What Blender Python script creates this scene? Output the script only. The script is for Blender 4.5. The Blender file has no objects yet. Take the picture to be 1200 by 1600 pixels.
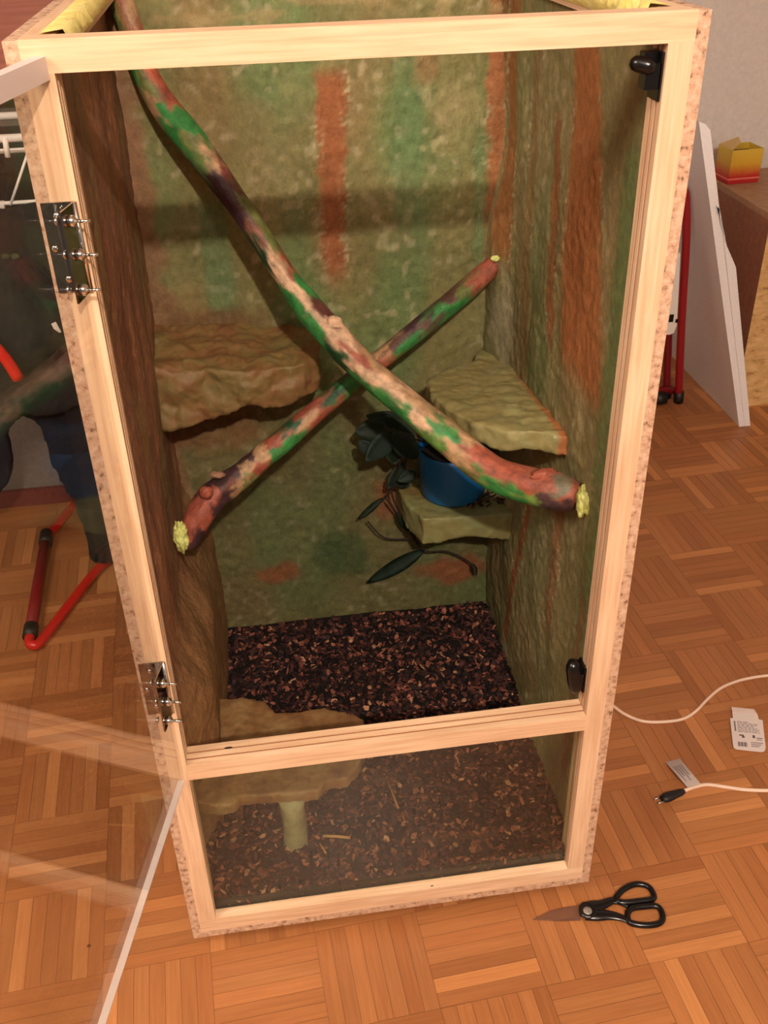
import bpy, bmesh, math, random
from mathutils import Vector, Matrix, noise
random.seed(7)
scn = bpy.context.scene
COL = scn.collection

# ------------------------------------------------------------------ camera
CAM = Vector((0.18159, -0.90604, 1.33834))
RT = Vector((0.9892729, -0.1441818, -0.0234677))     # right
DN = Vector((-0.0982102, -0.5375326, -0.8375043))    # down
FW = Vector((0.1081383, 0.8308251, -0.5459266))      # forward
FPX = 1539.156
cd = bpy.data.cameras.new('camera'); cam = bpy.data.objects.new('camera', cd); COL.objects.link(cam)
m = Matrix.Identity(4)
for r in range(3):
    m[r][0], m[r][1], m[r][2], m[r][3] = RT[r], -DN[r], -FW[r], CAM[r]
cam.matrix_world = m
cd.sensor_fit = 'VERTICAL'; cd.sensor_height = 24.0; cd.lens = FPX/1600*24.0; cd.clip_start = .02
scn.camera = cam
def at(px, py, ax, val):
    "point of the real world seen at a photo pixel, on the plane ax = val"
    d = RT*((px-600)/FPX) + DN*((py-800)/FPX) + FW
    i = 'xyz'.index(ax)
    return CAM + d*((val-CAM[i])/d[i])

# ------------------------------------------------------------------ light
w = bpy.data.worlds.new('world'); scn.world = w; w.use_nodes = True
w.node_tree.nodes['Background'].inputs[0].default_value = (1.0, .80, .66, 1)
w.node_tree.nodes['Background'].inputs[1].default_value = .13
def lamp(kind, name, loc, energy, col, size=.05, target=None):
    l = bpy.data.lights.new(name, kind); l.energy = energy; l.color = col
    if kind == 'AREA': l.shape = 'DISK'; l.size = size
    else: l.shadow_soft_size = size
    o = bpy.data.objects.new(name, l); COL.objects.link(o); o.location = loc
    if target: o.rotation_euler = (Vector(target)-Vector(loc)).to_track_quat('-Z', 'Y').to_euler()
    return o
lamp('POINT', 'ceiling_bulb', (.36, -2.0, 2.32), 140, (1, .855, .70), .03)
lamp('AREA', 'second_lamp', (-1.2, -.9, 2.35), 28, (1, .855, .70), .7, (.3, .2, .6))
scn.view_settings.view_transform = 'Standard'; scn.view_settings.look = 'None'
scn.view_settings.gamma = 1; scn.view_settings.use_curve_mapping = False
scn.view_settings.exposure = 0.54

# ------------------------------------------------------------------ materials
def lin(c):
    return tuple(((v/255)/12.92 if v/255 <= .04045 else ((v/255+.055)/1.055)**2.4) for v in c[:3]) + (1,)
def newmat(name):
    M = bpy.data.materials.new(name); M.use_nodes = True
    nt = M.node_tree; b = nt.nodes['Principled BSDF']
    return M, nt, b
def N(nt, t, **k):
    n = nt.nodes.new(t)
    for a, v in k.items():
        if a.startswith('i_'):
            key = a[2:]; key = int(key) if key.isdigit() else key.replace('_', ' ')
            n.inputs[key].default_value = v
        else: setattr(n, a, v)
    return n
def L(nt, a, b): nt.links.new(a, b)
def plain(name, col, rough=.5, metal=0, **k):
    M, nt, b = newmat(name)
    b.inputs['Base Color'].default_value = lin(col); b.inputs['Roughness'].default_value = rough
    b.inputs['Metallic'].default_value = metal
    n = N(nt, 'ShaderNodeTexNoise', i_Scale=60.0); tc = N(nt, 'ShaderNodeTexCoord'); L(nt, tc.outputs['Object'], n.inputs['Vector'])
    bp = N(nt, 'ShaderNodeBump', i_Strength=k.get('bump', .05), i_Distance=.002); L(nt, n.outputs[0], bp.inputs['Height']); L(nt, bp.outputs[0], b.inputs['Normal'])
    return M
def ramp(nt, fac, stops):
    r = N(nt, 'ShaderNodeValToRGB'); L(nt, fac, r.inputs[0])
    e = r.color_ramp.elements
    while len(e) < len(stops): e.new(.5)
    for el, (p, c) in zip(e, stops): el.position = p; el.color = lin(c)
    return r.outputs[0]
def speckled(name, scale, stops, rough=.7, bump=.3, stretch=(1, 1, 1), dist=.001, detail=3):
    M, nt, b = newmat(name)
    tc = N(nt, 'ShaderNodeTexCoord'); mp = N(nt, 'ShaderNodeMapping'); mp.inputs['Scale'].default_value = stretch
    L(nt, tc.outputs['Object'], mp.inputs[0])
    n = N(nt, 'ShaderNodeTexNoise', i_Scale=scale, i_Detail=detail, i_Roughness=.65); L(nt, mp.outputs[0], n.inputs['Vector'])
    L(nt, ramp(nt, n.outputs[0], stops), b.inputs['Base Color']); b.inputs['Roughness'].default_value = rough
    bp = N(nt, 'ShaderNodeBump', i_Strength=bump, i_Distance=dist); L(nt, n.outputs[0], bp.inputs['Height']); L(nt, bp.outputs[0], b.inputs['Normal'])
    return M
def pine(name, axis):
    st = [14, 14, 14]; st['xyz'.index(axis)] = .7
    M, nt, b = newmat(name)
    tc = N(nt, 'ShaderNodeTexCoord'); mp = N(nt, 'ShaderNodeMapping'); mp.inputs['Scale'].default_value = st
    L(nt, tc.outputs['Object'], mp.inputs[0])
    n = N(nt, 'ShaderNodeTexNoise', i_Scale=14.0, i_Detail=4.0, i_Distortion=.3); L(nt, mp.outputs[0], n.inputs['Vector'])
    c = ramp(nt, n.outputs[0], [(.3, (212, 172, 138)), (.5, (226, 191, 156)), (.72, (236, 206, 174))])
    n2 = N(nt, 'ShaderNodeTexNoise', i_Scale=4.0); L(nt, tc.outputs['Object'], n2.inputs['Vector'])
    mx = N(nt, 'ShaderNodeMix', data_type='RGBA', blend_type='MULTIPLY'); mx.inputs[0].default_value = .35
    L(nt, c, mx.inputs[6]); L(nt, ramp(nt, n2.outputs[0], [(.3, (225, 205, 190)), (.7, (255, 255, 255))]), mx.inputs[7])
    L(nt, mx.outputs[2], b.inputs['Base Color']); b.inputs['Roughness'].default_value = .55
    bp = N(nt, 'ShaderNodeBump', i_Strength=.15, i_Distance=.0006); L(nt, n.outputs[0], bp.inputs['Height']); L(nt, bp.outputs[0], b.inputs['Normal'])
    return M
def attr_mat(name, attr='paint', rough=.6, bump=.4, nscale=90, stretch=(1, 1, 1), var=.45, dist=.003, spec=.3):
    "colour comes from the paint attribute, broken up by fine procedural brushwork"
    M, nt, b = newmat(name)
    a = N(nt, 'ShaderNodeAttribute', attribute_name=attr)
    tc = N(nt, 'ShaderNodeTexCoord'); mp = N(nt, 'ShaderNodeMapping'); mp.inputs['Scale'].default_value = stretch
    L(nt, tc.outputs['Object'], mp.inputs[0])
    n = N(nt, 'ShaderNodeTexNoise', i_Scale=float(nscale), i_Detail=5.0, i_Roughness=.7); L(nt, mp.outputs[0], n.inputs['Vector'])
    mx = N(nt, 'ShaderNodeMix', data_type='RGBA', blend_type='MULTIPLY'); mx.inputs[0].default_value = 1
    k = int(255*(1-var))
    L(nt, a.outputs['Color'], mx.inputs[6]); L(nt, ramp(nt, n.outputs[0], [(.3, (k, k, k)), (.65, (255, 255, 255))]), mx.inputs[7])
    L(nt, mx.outputs[2], b.inputs['Base Color']); b.inputs['Roughness'].default_value = rough
    b.inputs['Specular IOR Level'].default_value = spec
    bp = N(nt, 'ShaderNodeBump', i_Strength=bump, i_Distance=dist); L(nt, n.outputs[0], bp.inputs['Height']); L(nt, bp.outputs[0], b.inputs['Normal'])
    return M
def clear(name, tint=(1, 1, 1), r0=.045, haze=None):
    "clear sheet: transparent body, Schlick mirror reflection from each face"
    M, nt, b = newmat(name); nt.nodes.remove(b)
    out = nt.nodes['Material Output']
    g = N(nt, 'ShaderNodeNewGeometry'); d = N(nt, 'ShaderNodeVectorMath', operation='DOT_PRODUCT')
    L(nt, g.outputs['Normal'], d.inputs[0]); L(nt, g.outputs['Incoming'], d.inputs[1])
    ab = N(nt, 'ShaderNodeMath', operation='ABSOLUTE'); L(nt, d.outputs['Value'], ab.inputs[0])
    s = N(nt, 'ShaderNodeMath', operation='SUBTRACT'); s.inputs[0].default_value = 1; L(nt, ab.outputs[0], s.inputs[1])
    p = N(nt, 'ShaderNodeMath', operation='POWER'); L(nt, s.outputs[0], p.inputs[0]); p.inputs[1].default_value = 5
    ma = N(nt, 'ShaderNodeMath', operation='MULTIPLY_ADD'); L(nt, p.outputs[0], ma.inputs[0]); ma.inputs[1].default_value = 1-r0; ma.inputs[2].default_value = r0
    tr = N(nt, 'ShaderNodeBsdfTransparent'); tr.inputs[0].default_value = (*tint, 1)
    gl = N(nt, 'ShaderNodeBsdfGlossy'); gl.inputs['Roughness'].default_value = 0.0
    mx = N(nt, 'ShaderNodeMixShader'); L(nt, ma.outputs[0], mx.inputs[0]); L(nt, tr.outputs[0], mx.inputs[1]); L(nt, gl.outputs[0], mx.inputs[2])
    last = mx.outputs[0]
    if haze:
        df = N(nt, 'ShaderNodeBsdfDiffuse'); df.inputs[0].default_value = lin(haze[0])
        m2 = N(nt, 'ShaderNodeMixShader'); m2.inputs[0].default_value = haze[1]; L(nt, last, m2.inputs[1]); L(nt, df.outputs[0], m2.inputs[2]); last = m2.outputs[0]
    L(nt, last, out.inputs[0])
    return M

CHIP = [(.32, (96, 66, 48)), (.43, (186, 146, 118)), (.6, (206, 172, 146)), (.78, (222, 194, 172))]
M = {}
M['chipboard'] = speckled('chipboard', 110, CHIP, .8, .5)
M['osb'] = speckled('osb', 26, [(.3, (140, 96, 54)), (.42, (204, 162, 104)), (.62, (224, 190, 134)), (.8, (234, 208, 156))], .7, .3, (1, 1, 2.2), detail=6)
M['shadedboard'] = speckled('shaded_brown_board', 60, [(.3, (134, 84, 62)), (.7, (156, 102, 78))], .6, .1)  # cabinet side board; its shade is put into the brown
M['tanboard'] = speckled('tan_board', 60, [(.3, (150, 112, 84)), (.7, (176, 136, 102))], .6, .1)
for ax in 'xyz': M['pine_'+ax] = pine('pine_'+ax, ax)
M['paint'] = attr_mat('painted_foam', var=.18, rough=.62, bump=.7, nscale=80, stretch=(1, 1, .8), dist=.005)
M['branch'] = attr_mat('painted_bark', var=.3, rough=.5, bump=.6, nscale=60, dist=.004, spec=.4)
M['bark'] = attr_mat('bark_chip', var=.35, rough=.75, bump=.3, nscale=200, dist=.001)
M['soil'] = plain('soil', (24, 13, 11), .9, bump=.6)
M['acrylic'] = clear('clear_acrylic', (.985, .985, .975), .05)
M['glass'] = clear('window_glass', (.93, .96, .9), .05, ((140, 100, 70), .012))  # faint brown diffuse mix paints a reflected haze over the pane
M['foam'] = speckled('yellow_foam', 60, [(.3, (176, 180, 90)), (.55, (208, 214, 128)), (.8, (226, 228, 160))], .8, .8, dist=.004)
M['topfoam'] = speckled('pale_yellow_foam', 40, [(.3, (230, 206, 110)), (.55, (240, 226, 140)), (.8, (250, 240, 170))], .8, .8, dist=.004)
M['chrome'] = plain('polished_steel', (150, 142, 136), .05, 1, bump=.01)
M['steel'] = plain('bright_steel', (225, 225, 222), .16, 1, bump=.01)
M['black'] = plain('black_plastic', (13, 11, 12), .25)
M['blackmat'] = plain('black_rubber', (20, 17, 17), .5)
M['blue'] = plain('blue_plastic', (12, 96, 158), .45)
M['red'] = plain('red_lacquer', (196, 30, 24), .3)
M['darkred'] = plain('dark_red_lacquer', (120, 20, 26), .35)
M['midred'] = plain('mid_red_lacquer', (150, 26, 32), .3)
M['white'] = plain('white_plastic', (232, 226, 220), .4)
M['paper'] = plain('white_card', (226, 214, 210), .7)
M['ink'] = plain('grey_ink', (128, 116, 122), .8)
M['ink2'] = plain('dark_ink', (92, 80, 88), .8)
M['cord'] = plain('white_cord', (236, 206, 186), .45)
M['styro'] = speckled('white_polystyrene', 220, [(.3, (236, 232, 234)), (.7, (250, 248, 248))], .8, .5)
M['jeans'] = speckled('blue_denim', 150, [(.3, (6, 9, 18)), (.7, (13, 23, 46))], .9, .4)
M['darkcloth'] = speckled('black_cloth', 120, [(.3, (8, 8, 11)), (.7, (20, 20, 23))], .95, .4)
M['wall'] = speckled('wall_plaster', 90, [(.3, (204, 194, 188)), (.7, (216, 206, 198))], .9, .15)
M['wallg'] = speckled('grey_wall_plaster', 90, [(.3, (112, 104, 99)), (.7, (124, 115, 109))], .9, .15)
M['base'] = plain('red_brown_skirting', (112, 58, 50), .5)
M['redwood'] = speckled('red_brown_wood', 30, [(.3, (128, 72, 58)), (.6, (150, 90, 72)), (.8, (166, 106, 86))], .5, .1, (.15, 1, 2.5))
M['leaf'] = speckled('dark_leaf', 40, [(.3, (10, 30, 14)), (.7, (22, 48, 22))], .6, .2)
M['leafb'] = speckled('blue_green_leaf', 40, [(.3, (12, 34, 24)), (.7, (26, 54, 36))], .6, .2)
M['twig'] = plain('dark_twig', (40, 24, 18), .8)
M['straw'] = plain('pale_splinter', (176, 128, 76), .7)
M['frost'] = plain('frosted_acrylic_edge', (214, 200, 196), .5)
rock_stops = [(.3, (92, 66, 36)), (.42, (126, 100, 54)), (.55, (148, 124, 76)), (.68, (136, 120, 72)), (.8, (184, 164, 122))]
M['rock'] = speckled('painted_rock_foam', 22, rock_stops, .6, .8, dist=.006, detail=8)
M['rockred'] = speckled('ochre_rock_foam', 18, [(.3, (104, 60, 34)), (.45, (122, 88, 50)), (.55, (118, 96, 54)), (.7, (108, 98, 58)), (.85, (156, 136, 96))], .6, .7, dist=.005, detail=8)
M['rockgrn'] = speckled('olive_rock_foam', 14, [(.3, (126, 104, 58)), (.45, (128, 122, 76)), (.62, (124, 128, 84)), (.8, (168, 152, 112))], .55, .5, dist=.004, detail=8)
M['brownplat'] = speckled('brown_ledge_foam', 20, [(.3, (104, 68, 40)), (.5, (134, 98, 60)), (.75, (160, 134, 90))], .6, .6, dist=.004, detail=7)
M['yel'] = None

# parquet: tone from object colour (single pieces) or from an attribute (joined pieces)
def parquet(name, joined):
    Mt, nt, b = newmat(name)
    if joined:
        t = N(nt, 'ShaderNodeAttribute', attribute_name='tone').outputs['Color']
        co = N(nt, 'ShaderNodeAttribute', attribute_name='grain').outputs['Vector']
    else:
        t = N(nt, 'ShaderNodeObjectInfo').outputs['Color']
        oc = N(nt, 'ShaderNodeTexCoord').outputs['Object']; ri = N(nt, 'ShaderNodeObjectInfo').outputs['Random']
        mu = N(nt, 'ShaderNodeMath', operation='MULTIPLY'); L(nt, ri, mu.inputs[0]); mu.inputs[1].default_value = 37
        ad = N(nt, 'ShaderNodeVectorMath', operation='ADD'); L(nt, oc, ad.inputs[0]); L(nt, mu.outputs[0], ad.inputs[1]); co = ad.outputs[0]
    mp = N(nt, 'ShaderNodeMapping'); mp.inputs['Scale'].default_value = (7, 150, 7); L(nt, co, mp.inputs[0])
    n = N(nt, 'ShaderNodeTexNoise', i_Scale=1.6, i_Detail=4.0, i_Distortion=.5); L(nt, mp.outputs[0], n.inputs['Vector'])
    mx = N(nt, 'ShaderNodeMix', data_type='RGBA', blend_type='MULTIPLY'); mx.inputs[0].default_value = 1
    L(nt, t, mx.inputs[6]); L(nt, ramp(nt, n.outputs[0], [(.3, (232, 226, 222)), (.7, (255, 255, 255))]), mx.inputs[7])
    L(nt, mx.outputs[2], b.inputs['Base Color']); b.inputs['Roughness'].default_value = .38
    bp = N(nt, 'ShaderNodeBump', i_Strength=.08, i_Distance=.0005); L(nt, n.outputs[0], bp.inputs['Height']); L(nt, bp.outputs[0], b.inputs['Normal'])
    return Mt
M['parquet'] = parquet('parquet_strip', False); M['parquet_far'] = parquet('parquet_joined', True)

# ------------------------------------------------------------------ builders
def link(name, me, mat, parent=None, smooth=False):
    o = bpy.data.objects.new(name, me); COL.objects.link(o)
    if mat is not None:
        me.materials.append(M[mat] if isinstance(mat, str) else mat)
    if parent is not None: o.parent = parent
    if smooth:
        for p in me.polygons: p.use_smooth = True
    return o
def obj(name, bm, mat, parent=None, smooth=False, bevel=0):
    if bevel: bmesh.ops.bevel(bm, geom=[e for e in bm.edges if e.calc_face_angle(0) > .6], offset=bevel, segments=2, affect='EDGES')
    bmesh.ops.recalc_face_normals(bm, faces=bm.faces)
    me = bpy.data.meshes.new(name); bm.to_mesh(me); bm.free()
    return link(name, me, mat, parent, smooth)
def tag(o, label=None, cat=None, group=None, kind=None):
    for k, v in (('label', label), ('category', cat), ('group', group), ('kind', kind)):
        if v: o[k] = v
    return o
def thing(name, label, cat, loc=(0, 0, 0), group=None):
    o = bpy.data.objects.new(name, None); COL.objects.link(o); o.location = loc; o.empty_display_size = .05
    return tag(o, label, cat, group)
class Off:      # lets part meshes be written in world coordinates under an empty that stands at its base
    pass
def bx(bm, x0, x1, y0, y1, z0, z1):
    vs = [bm.verts.new((x, y, z)) for x in (x0, x1) for y in (y0, y1) for z in (z0, z1)]
    for f in ((0, 1, 3, 2), (4, 6, 7, 5), (0, 4, 5, 1), (2, 3, 7, 6), (0, 2, 6, 4), (1, 5, 7, 3)): bm.faces.new([vs[i] for i in f])
    return bm
def box(name, b, mat, parent=None, bevel=0, base=None):
    if base is None and parent is not None: base = wloc(parent)
    base = base or Vector((0, 0, 0))
    bm = bmesh.new(); bx(bm, b[0]-base[0], b[1]-base[0], b[2]-base[1], b[3]-base[1], b[4]-base[2], b[5]-base[2])
    return obj(name, bm, mat, parent, bevel=bevel)
def wloc(o):
    v = Vector((0, 0, 0))
    while o is not None: v = v + o.location; o = o.parent
    return v
def prism(bm, pts, off, d):
    "closed polygon pts (3-D) swept by vector d"
    a = [bm.verts.new(Vector(p)-off) for p in pts]; b = [bm.verts.new(Vector(p)-off+Vector(d)) for p in pts]
    bm.faces.new(a); bm.faces.new(b[::-1])
    for i in range(len(pts)):
        j = (i+1) % len(pts); bm.faces.new((a[i], b[i], b[j], a[j]))
    return bm
def smooth_path(pts, n=6):
    P = [Vector(p) for p in pts]; out = []
    for i in range(len(P)-1):
        p0 = P[max(i-1, 0)]; p1 = P[i]; p2 = P[i+1]; p3 = P[min(i+2, len(P)-1)]
        for k in range(n):
            t = k/n
            out.append(.5*((2*p1)+(-p0+p2)*t+(2*p0-5*p1+4*p2-p3)*t*t+(-p0+3*p1-3*p2+p3)*t**3))
    out.append(P[-1]); return out
def tube(bm, pts, r, off=Vector((0, 0, 0)), seg=10, closed=False, flat=1.0, rfn=None):
    P = [Vector(p)-off for p in pts]; n = len(P); rings = []
    up = Vector((0, 0, 1))
    for i, p in enumerate(P):
        if closed: t = P[(i+1) % n]-P[i-1]
        else: t = P[min(i+1, n-1)]-P[max(i-1, 0)]
        t.normalize()
        s = t.cross(up)
        if s.length < .05: s = t.cross(Vector((0, 1, 0)))
        s.normalize(); u = s.cross(t).normalized()
        rr = r[i] if isinstance(r, (list, tuple)) else r
        ring = []
        for k in range(seg):
            a = 2*math.pi*k/seg; q = rr*(rfn(i/(n-1), a) if rfn else 1)
            ring.append(bm.verts.new(p+s*(math.cos(a)*q)+u*(math.sin(a)*q*flat)))
        rings.append(ring)
    for i in range(n if closed else n-1):
        A = rings[i]; B = rings[(i+1) % n]
        for k in range(seg): bm.faces.new((A[k], A[(k+1) % seg], B[(k+1) % seg], B[k]))
    if not closed: bm.faces.new(rings[0][::-1]); bm.faces.new(rings[-1])
    return rings
def tube_obj(name, pts, r, mat, parent=None, seg=10, closed=False, flat=1.0):
    bm = bmesh.new(); tube(bm, pts, r, wloc(parent) if parent else Vector((0, 0, 0)), seg, closed, flat)
    return obj(name, bm, mat, parent, smooth=True)
def sstep(a, b, x):
    t = max(0, min(1, (x-a)/(b-a) if b != a else 0)); return t*t*(3-2*t)
def mixc(a, b, t): return tuple(a[i]+(b[i]-a[i])*t for i in range(3))
def nz(x, y, z, s): return noise.noise(Vector((x*s, y*s, z*s)))
def paint_attr(me, cols, name='paint'):
    a = me.attributes.new(name, 'FLOAT_COLOR', 'POINT')
    flat = []
    for c in cols: flat.extend(c[:3]); flat.append(1)
    a.data.foreach_set('color', flat)

# ------------------------------------------------------------------ the room
floor = thing('floor', None, None); tag(floor, kind='structure')
box('subfloor', (-2.6, 3.2, -2.6, 2.1, -.06, -.0016), plain('joint_dark', (132, 84, 52), .8), floor)
box('wall_back', (-.2, 3.2, 1.95, 2.07, 0, 2.5), 'wall')['kind'] = 'structure'
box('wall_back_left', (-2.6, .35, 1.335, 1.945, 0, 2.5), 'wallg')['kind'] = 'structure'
box('baseboard_left', (-2.6, .35, 1.322, 1.335, 0, .045), 'base', bevel=.003)['kind'] = 'structure'
box('wall_left', (-2.72, -2.6, -2.6, 2.07, 0, 2.5), 'wall')['kind'] = 'structure'
box('wall_right', (3.2, 3.32, -2.6, 2.07, 0, 2.5), 'wall')['kind'] = 'structure'
box('ceiling', (-2.72, 3.32, -2.6, 2.07, 2.5, 2.58), 'wall')['kind'] = 'structure'

S = .15585; TA = .058; G0 = Vector((.6522, -.1264, 0))
EX = Vector((math.cos(TA), math.sin(TA), 0)); EY = Vector((-math.sin(TA), math.cos(TA), 0))
tones = {(0, 0): [1.3, .95, 1.2, .93, 1.03, 1.12, .82], (-6, 1): [1.0, 1.42, 1.05, .93, .97, 1.34, 1.0],
         (-6, 2): [1.1, .85, 1.32, .85, 1.1, 1.0, 1.12], (-2, 0): [.93, 1.36, .82, 1.05, 1.0, 1.0, .95],
         (-5, 3): [1.28, 1.0, 1.14, .92, .9, 1.05, 1.1], (-6, 4): [1.2, .9, 1.3, .95, 1.1, 1.0, .85],
         (-1, 0): [.95, 1.08, .9, 1.15, .98, 1.05, 1.0], (-5, 1): [1.05, .95, 1.2, 1.0, 1.25, .9, .85],
         (-5, 5): [1.2, .85, .9, .8, .95, .8, .9], (-4, 0): [1.0, 1.05, 1.0, 1.2, 1.05, 1.0, 1.0],
         (-5, 0): [1.5, 1.05, 1.1, 1.05, 1.12, 1.0, .98], (0, 2): [.9, 1.25, .85, .95, 1.1, .95, 1.0]}
strips = []
W7 = S/7
for i in range(-22, 19):
    for j in range(-17, 14):
        rnd = random.Random(i*131+j*17+5)
        tl = tones.get((i, j))
        for k in range(7):
            tone = tl[k] if tl else rnd.choice([.82, .88, .94, .97, 1.0, 1.0, 1.05, 1.12, 1.36])
            hue = rnd.uniform(-.04, .04)
            if (i+j) % 2 == 0: c = G0+EX*(S*(i+.5))+EY*(S*j+W7*(k+.5)); ang = TA
            else: c = G0+EX*(S*i+W7*(k+.5))+EY*(S*(j+.5)); ang = TA+math.pi/2
            if c.x < -2.5 or c.x > 3.1 or c.y < -2.5 or c.y > 1.9: continue
            base = lin((172, 112, 66))
            col = (base[0]*tone, base[1]*tone*(1+hue)*(tone**.25), base[2]*tone*(1+hue*1.5)*(tone**.4), 1)
            v = c-CAM; dz = v.dot(FW); px = 600+FPX*v.dot(RT)/dz if dz > .1 else -999; py = 800+FPX*v.dot(DN)/dz if dz > .1 else -999
            vis = dz > .1 and -20 < px < 1220 and -20 < py < 1640
            # hidden behind the terrarium front?
            if vis and (2+.2147*(py-63)+25) < px < (1113-.1417*(py-15)-20) and py < 1360: vis = False
            if vis and c.y > 1.33 and c.x < .35: vis = False
            strips.append((not vis, dz, c, ang, col))
strips.sort(key=lambda s: (s[0], s[1]))
bm = bmesh.new(); bx(bm, -S/2+.0003, S/2-.0003, -W7/2+.0003, W7/2-.0003, -.008, 0)
sm = bpy.data.meshes.new('parquet_strip'); bm.to_mesh(sm); bm.free(); sm.materials.append(M['parquet'])
for h, dz, c, ang, col in strips[:300]:
    o = bpy.data.objects.new('parquet_strip', sm); COL.objects.link(o); o.parent = floor
    o.location = c; o.rotation_euler = (0, 0, ang); o.color = col
V = []; F = []; T = []; GR = []
for n_, (h, dz, c, ang, col) in enumerate(strips[300:]):
    e = Vector((math.cos(ang), math.sin(ang), 0)); g = Vector((-math.sin(ang), math.cos(ang), 0)); b0 = len(V); rr = n_*1.37
    for sx in (-1, 1):
        for sy in (-1, 1):
            for z in (-.008, 0):
                V.append(c+e*sx*(S/2-.0004)+g*sy*(W7/2-.0004)+Vector((0, 0, z))); T.append(col); GR.append((sx*S/2+rr, sy*W7/2+rr, z))
    for f in ((0, 1, 3, 2), (4, 6, 7, 5), (0, 4, 5, 1), (2, 3, 7, 6), (1, 5, 7, 3)): F.append([b0+q for q in f])
me = bpy.data.meshes.new('parquet_field'); me.from_pydata(V, [], F); paint_attr(me, T, 'tone')
a = me.attributes.new('grain', 'FLOAT_VECTOR', 'POINT'); a.data.foreach_set('vector', [q for g in GR for q in g])
o = link('parquet_field', me, 'parquet_far', floor); o['kind'] = 'stuff'
k0 = at(139, 1478, 'z', 0)
bm = bmesh.new(); bmesh.ops.create_circle(bm, cap_ends=True, radius=.003, segments=10, matrix=Matrix.Translation((k0.x, k0.y, .0004)))
obj('knot', bm, plain('dark_knot', (60, 28, 14), .7), floor)

# ------------------------------------------------------------------ the terrarium
T0 = Vector((.3, .3, 0))
terr = thing('terrarium', 'tall open-topped wooden terrarium with pine frame, clear door and painted rocky interior', 'terrarium', T0)
W, D, Zb, Zt, t = .60, .625, .03, 1.23, .012
def side(name, x0, x1):
    return box(name, (x0, x1, 0, D, Zb, Zt), 'chipboard', terr, bevel=.0008)
side('side_panel', 0, t); side('side_panel', W-t, W)
box('back_panel', (t, W-t, D-t, D, Zb, Zt), 'chipboard', terr)
box('base_panel', (t, W-t, 0, D-t, Zb, Zb+t), 'chipboard', terr)
for x in (.05, .51): box('foot', (x, x+.04, .05, .58, 0, Zb), 'pine_y', terr, bevel=.001)
fw = .0245
def profile_bar(name, prof, p0, d, mat):
    "prof: list of 3-D points of the section; swept by d"
    bm = bmesh.new(); prism(bm, prof, T0, d); return obj(name, bm, mat, terr, bevel=.0006)
def vbar(name, x_out, x_in, z0, z1):
    s = 1 if x_in > x_out else -1; g = .0035*s
    p = [(x_out, 0, z0), (x_in, 0, z0)]
    for y in (.010, .021): p += [(x_in, y, z0), (x_in-g, y, z0), (x_in-g, y+.0035, z0), (x_in, y+.0035, z0)]
    p += [(x_in, .034, z0), (x_out, .034, z0)]
    return profile_bar(name, p, None, (0, 0, z1-z0), 'pine_z')
vbar('stile', t, t+fw, .0685, 1.2045); vbar('stile', W-t, W-t-fw, .0685, 1.2045)
box('top_rail', (t, W-t, 0, .027, 1.2045, 1.2305), 'pine_x', terr, bevel=.0008)
box('bottom_rail', (t, W-t, 0, .016, Zb+t, .0685), 'pine_x', terr, bevel=.0008)
zt = .3865
p = [(t+fw, 0, .3605), (t+fw, 0, zt)]
for y in (.010, .021): p += [(t+fw, y, zt), (t+fw, y, zt-.007), (t+fw, y+.0035, zt-.007), (t+fw, y+.0035, zt)]
p += [(t+fw, .034, zt), (t+fw, .034, .3605)]
mr_ = profile_bar('middle_rail', p, None, (W-2*t-2*fw, 0, 0), 'pine_x')
box('top_batten', (t, t+.026, .027, D-t, 1.2045, 1.2302), 'pine_y', terr, bevel=.0008)
box('top_batten', (W-t-.026, W-t, .027, D-t, 1.2045, 1.2302), 'pine_y', terr, bevel=.0008)
box('top_batten', (t+.026, W-t-.026, .0272, .052, 1.2005, 1.2255), 'pine_x', terr, bevel=.0008)
box('top_batten', (t+.026, W-t-.026, D-t-.006, D-t, 1.2045, 1.2302), 'pine_x', terr, bevel=.0008)
box('window_pane', (t+.0245, W-t-.0245, .0145, .0185, .0685, .3605), 'glass', terr)
M['groove_brown'] = plain('brown_groove', (150, 98, 66), .8)  # brown strips filling the rail and stile grooves to darken their lines
for y in (.010, .021):
    box('groove_fill', (t+fw, W-t-fw, y+.0002, y+.0033, zt-.0068, zt-.0012), 'groove_brown', terr)
    for xa in (t+fw-.0033, W-t-fw+.001): box('groove_fill', (xa, xa+.0023, y+.0002, y+.0033, .0685, 1.2045), 'groove_brown', terr)
# little marks on the rails
def mark(px, py, ax, v, rx, ry, name):
    c = at(px, py, ax, v)-T0; bm = bmesh.new()
    for k in range(10):
        a = k*.628
        q = Vector((math.cos(a)*rx, 0, math.sin(a)*ry)) if ax == 'y' else Vector((math.cos(a)*rx, math.sin(a)*ry, 0))
        bm.verts.new(c+q)
    bm.verts.ensure_lookup_table(); f = bm.faces.new(bm.verts)
    r = bmesh.ops.extrude_face_region(bm, geom=[f]); n = Vector((0, -.0004, 0)) if ax == 'y' else Vector((0, 0, .0004))
    for g in r['geom']:
        if isinstance(g, bmesh.types.BMVert): g.co += n
    return obj(name, bm, 'twig', terr)
mark(357, 1168.5, 'z', zt, .0055, .0017, 'wood_knot')
mark(675, 1384, 'y', 0, .0022, .0009, 'wood_knot')
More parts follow.
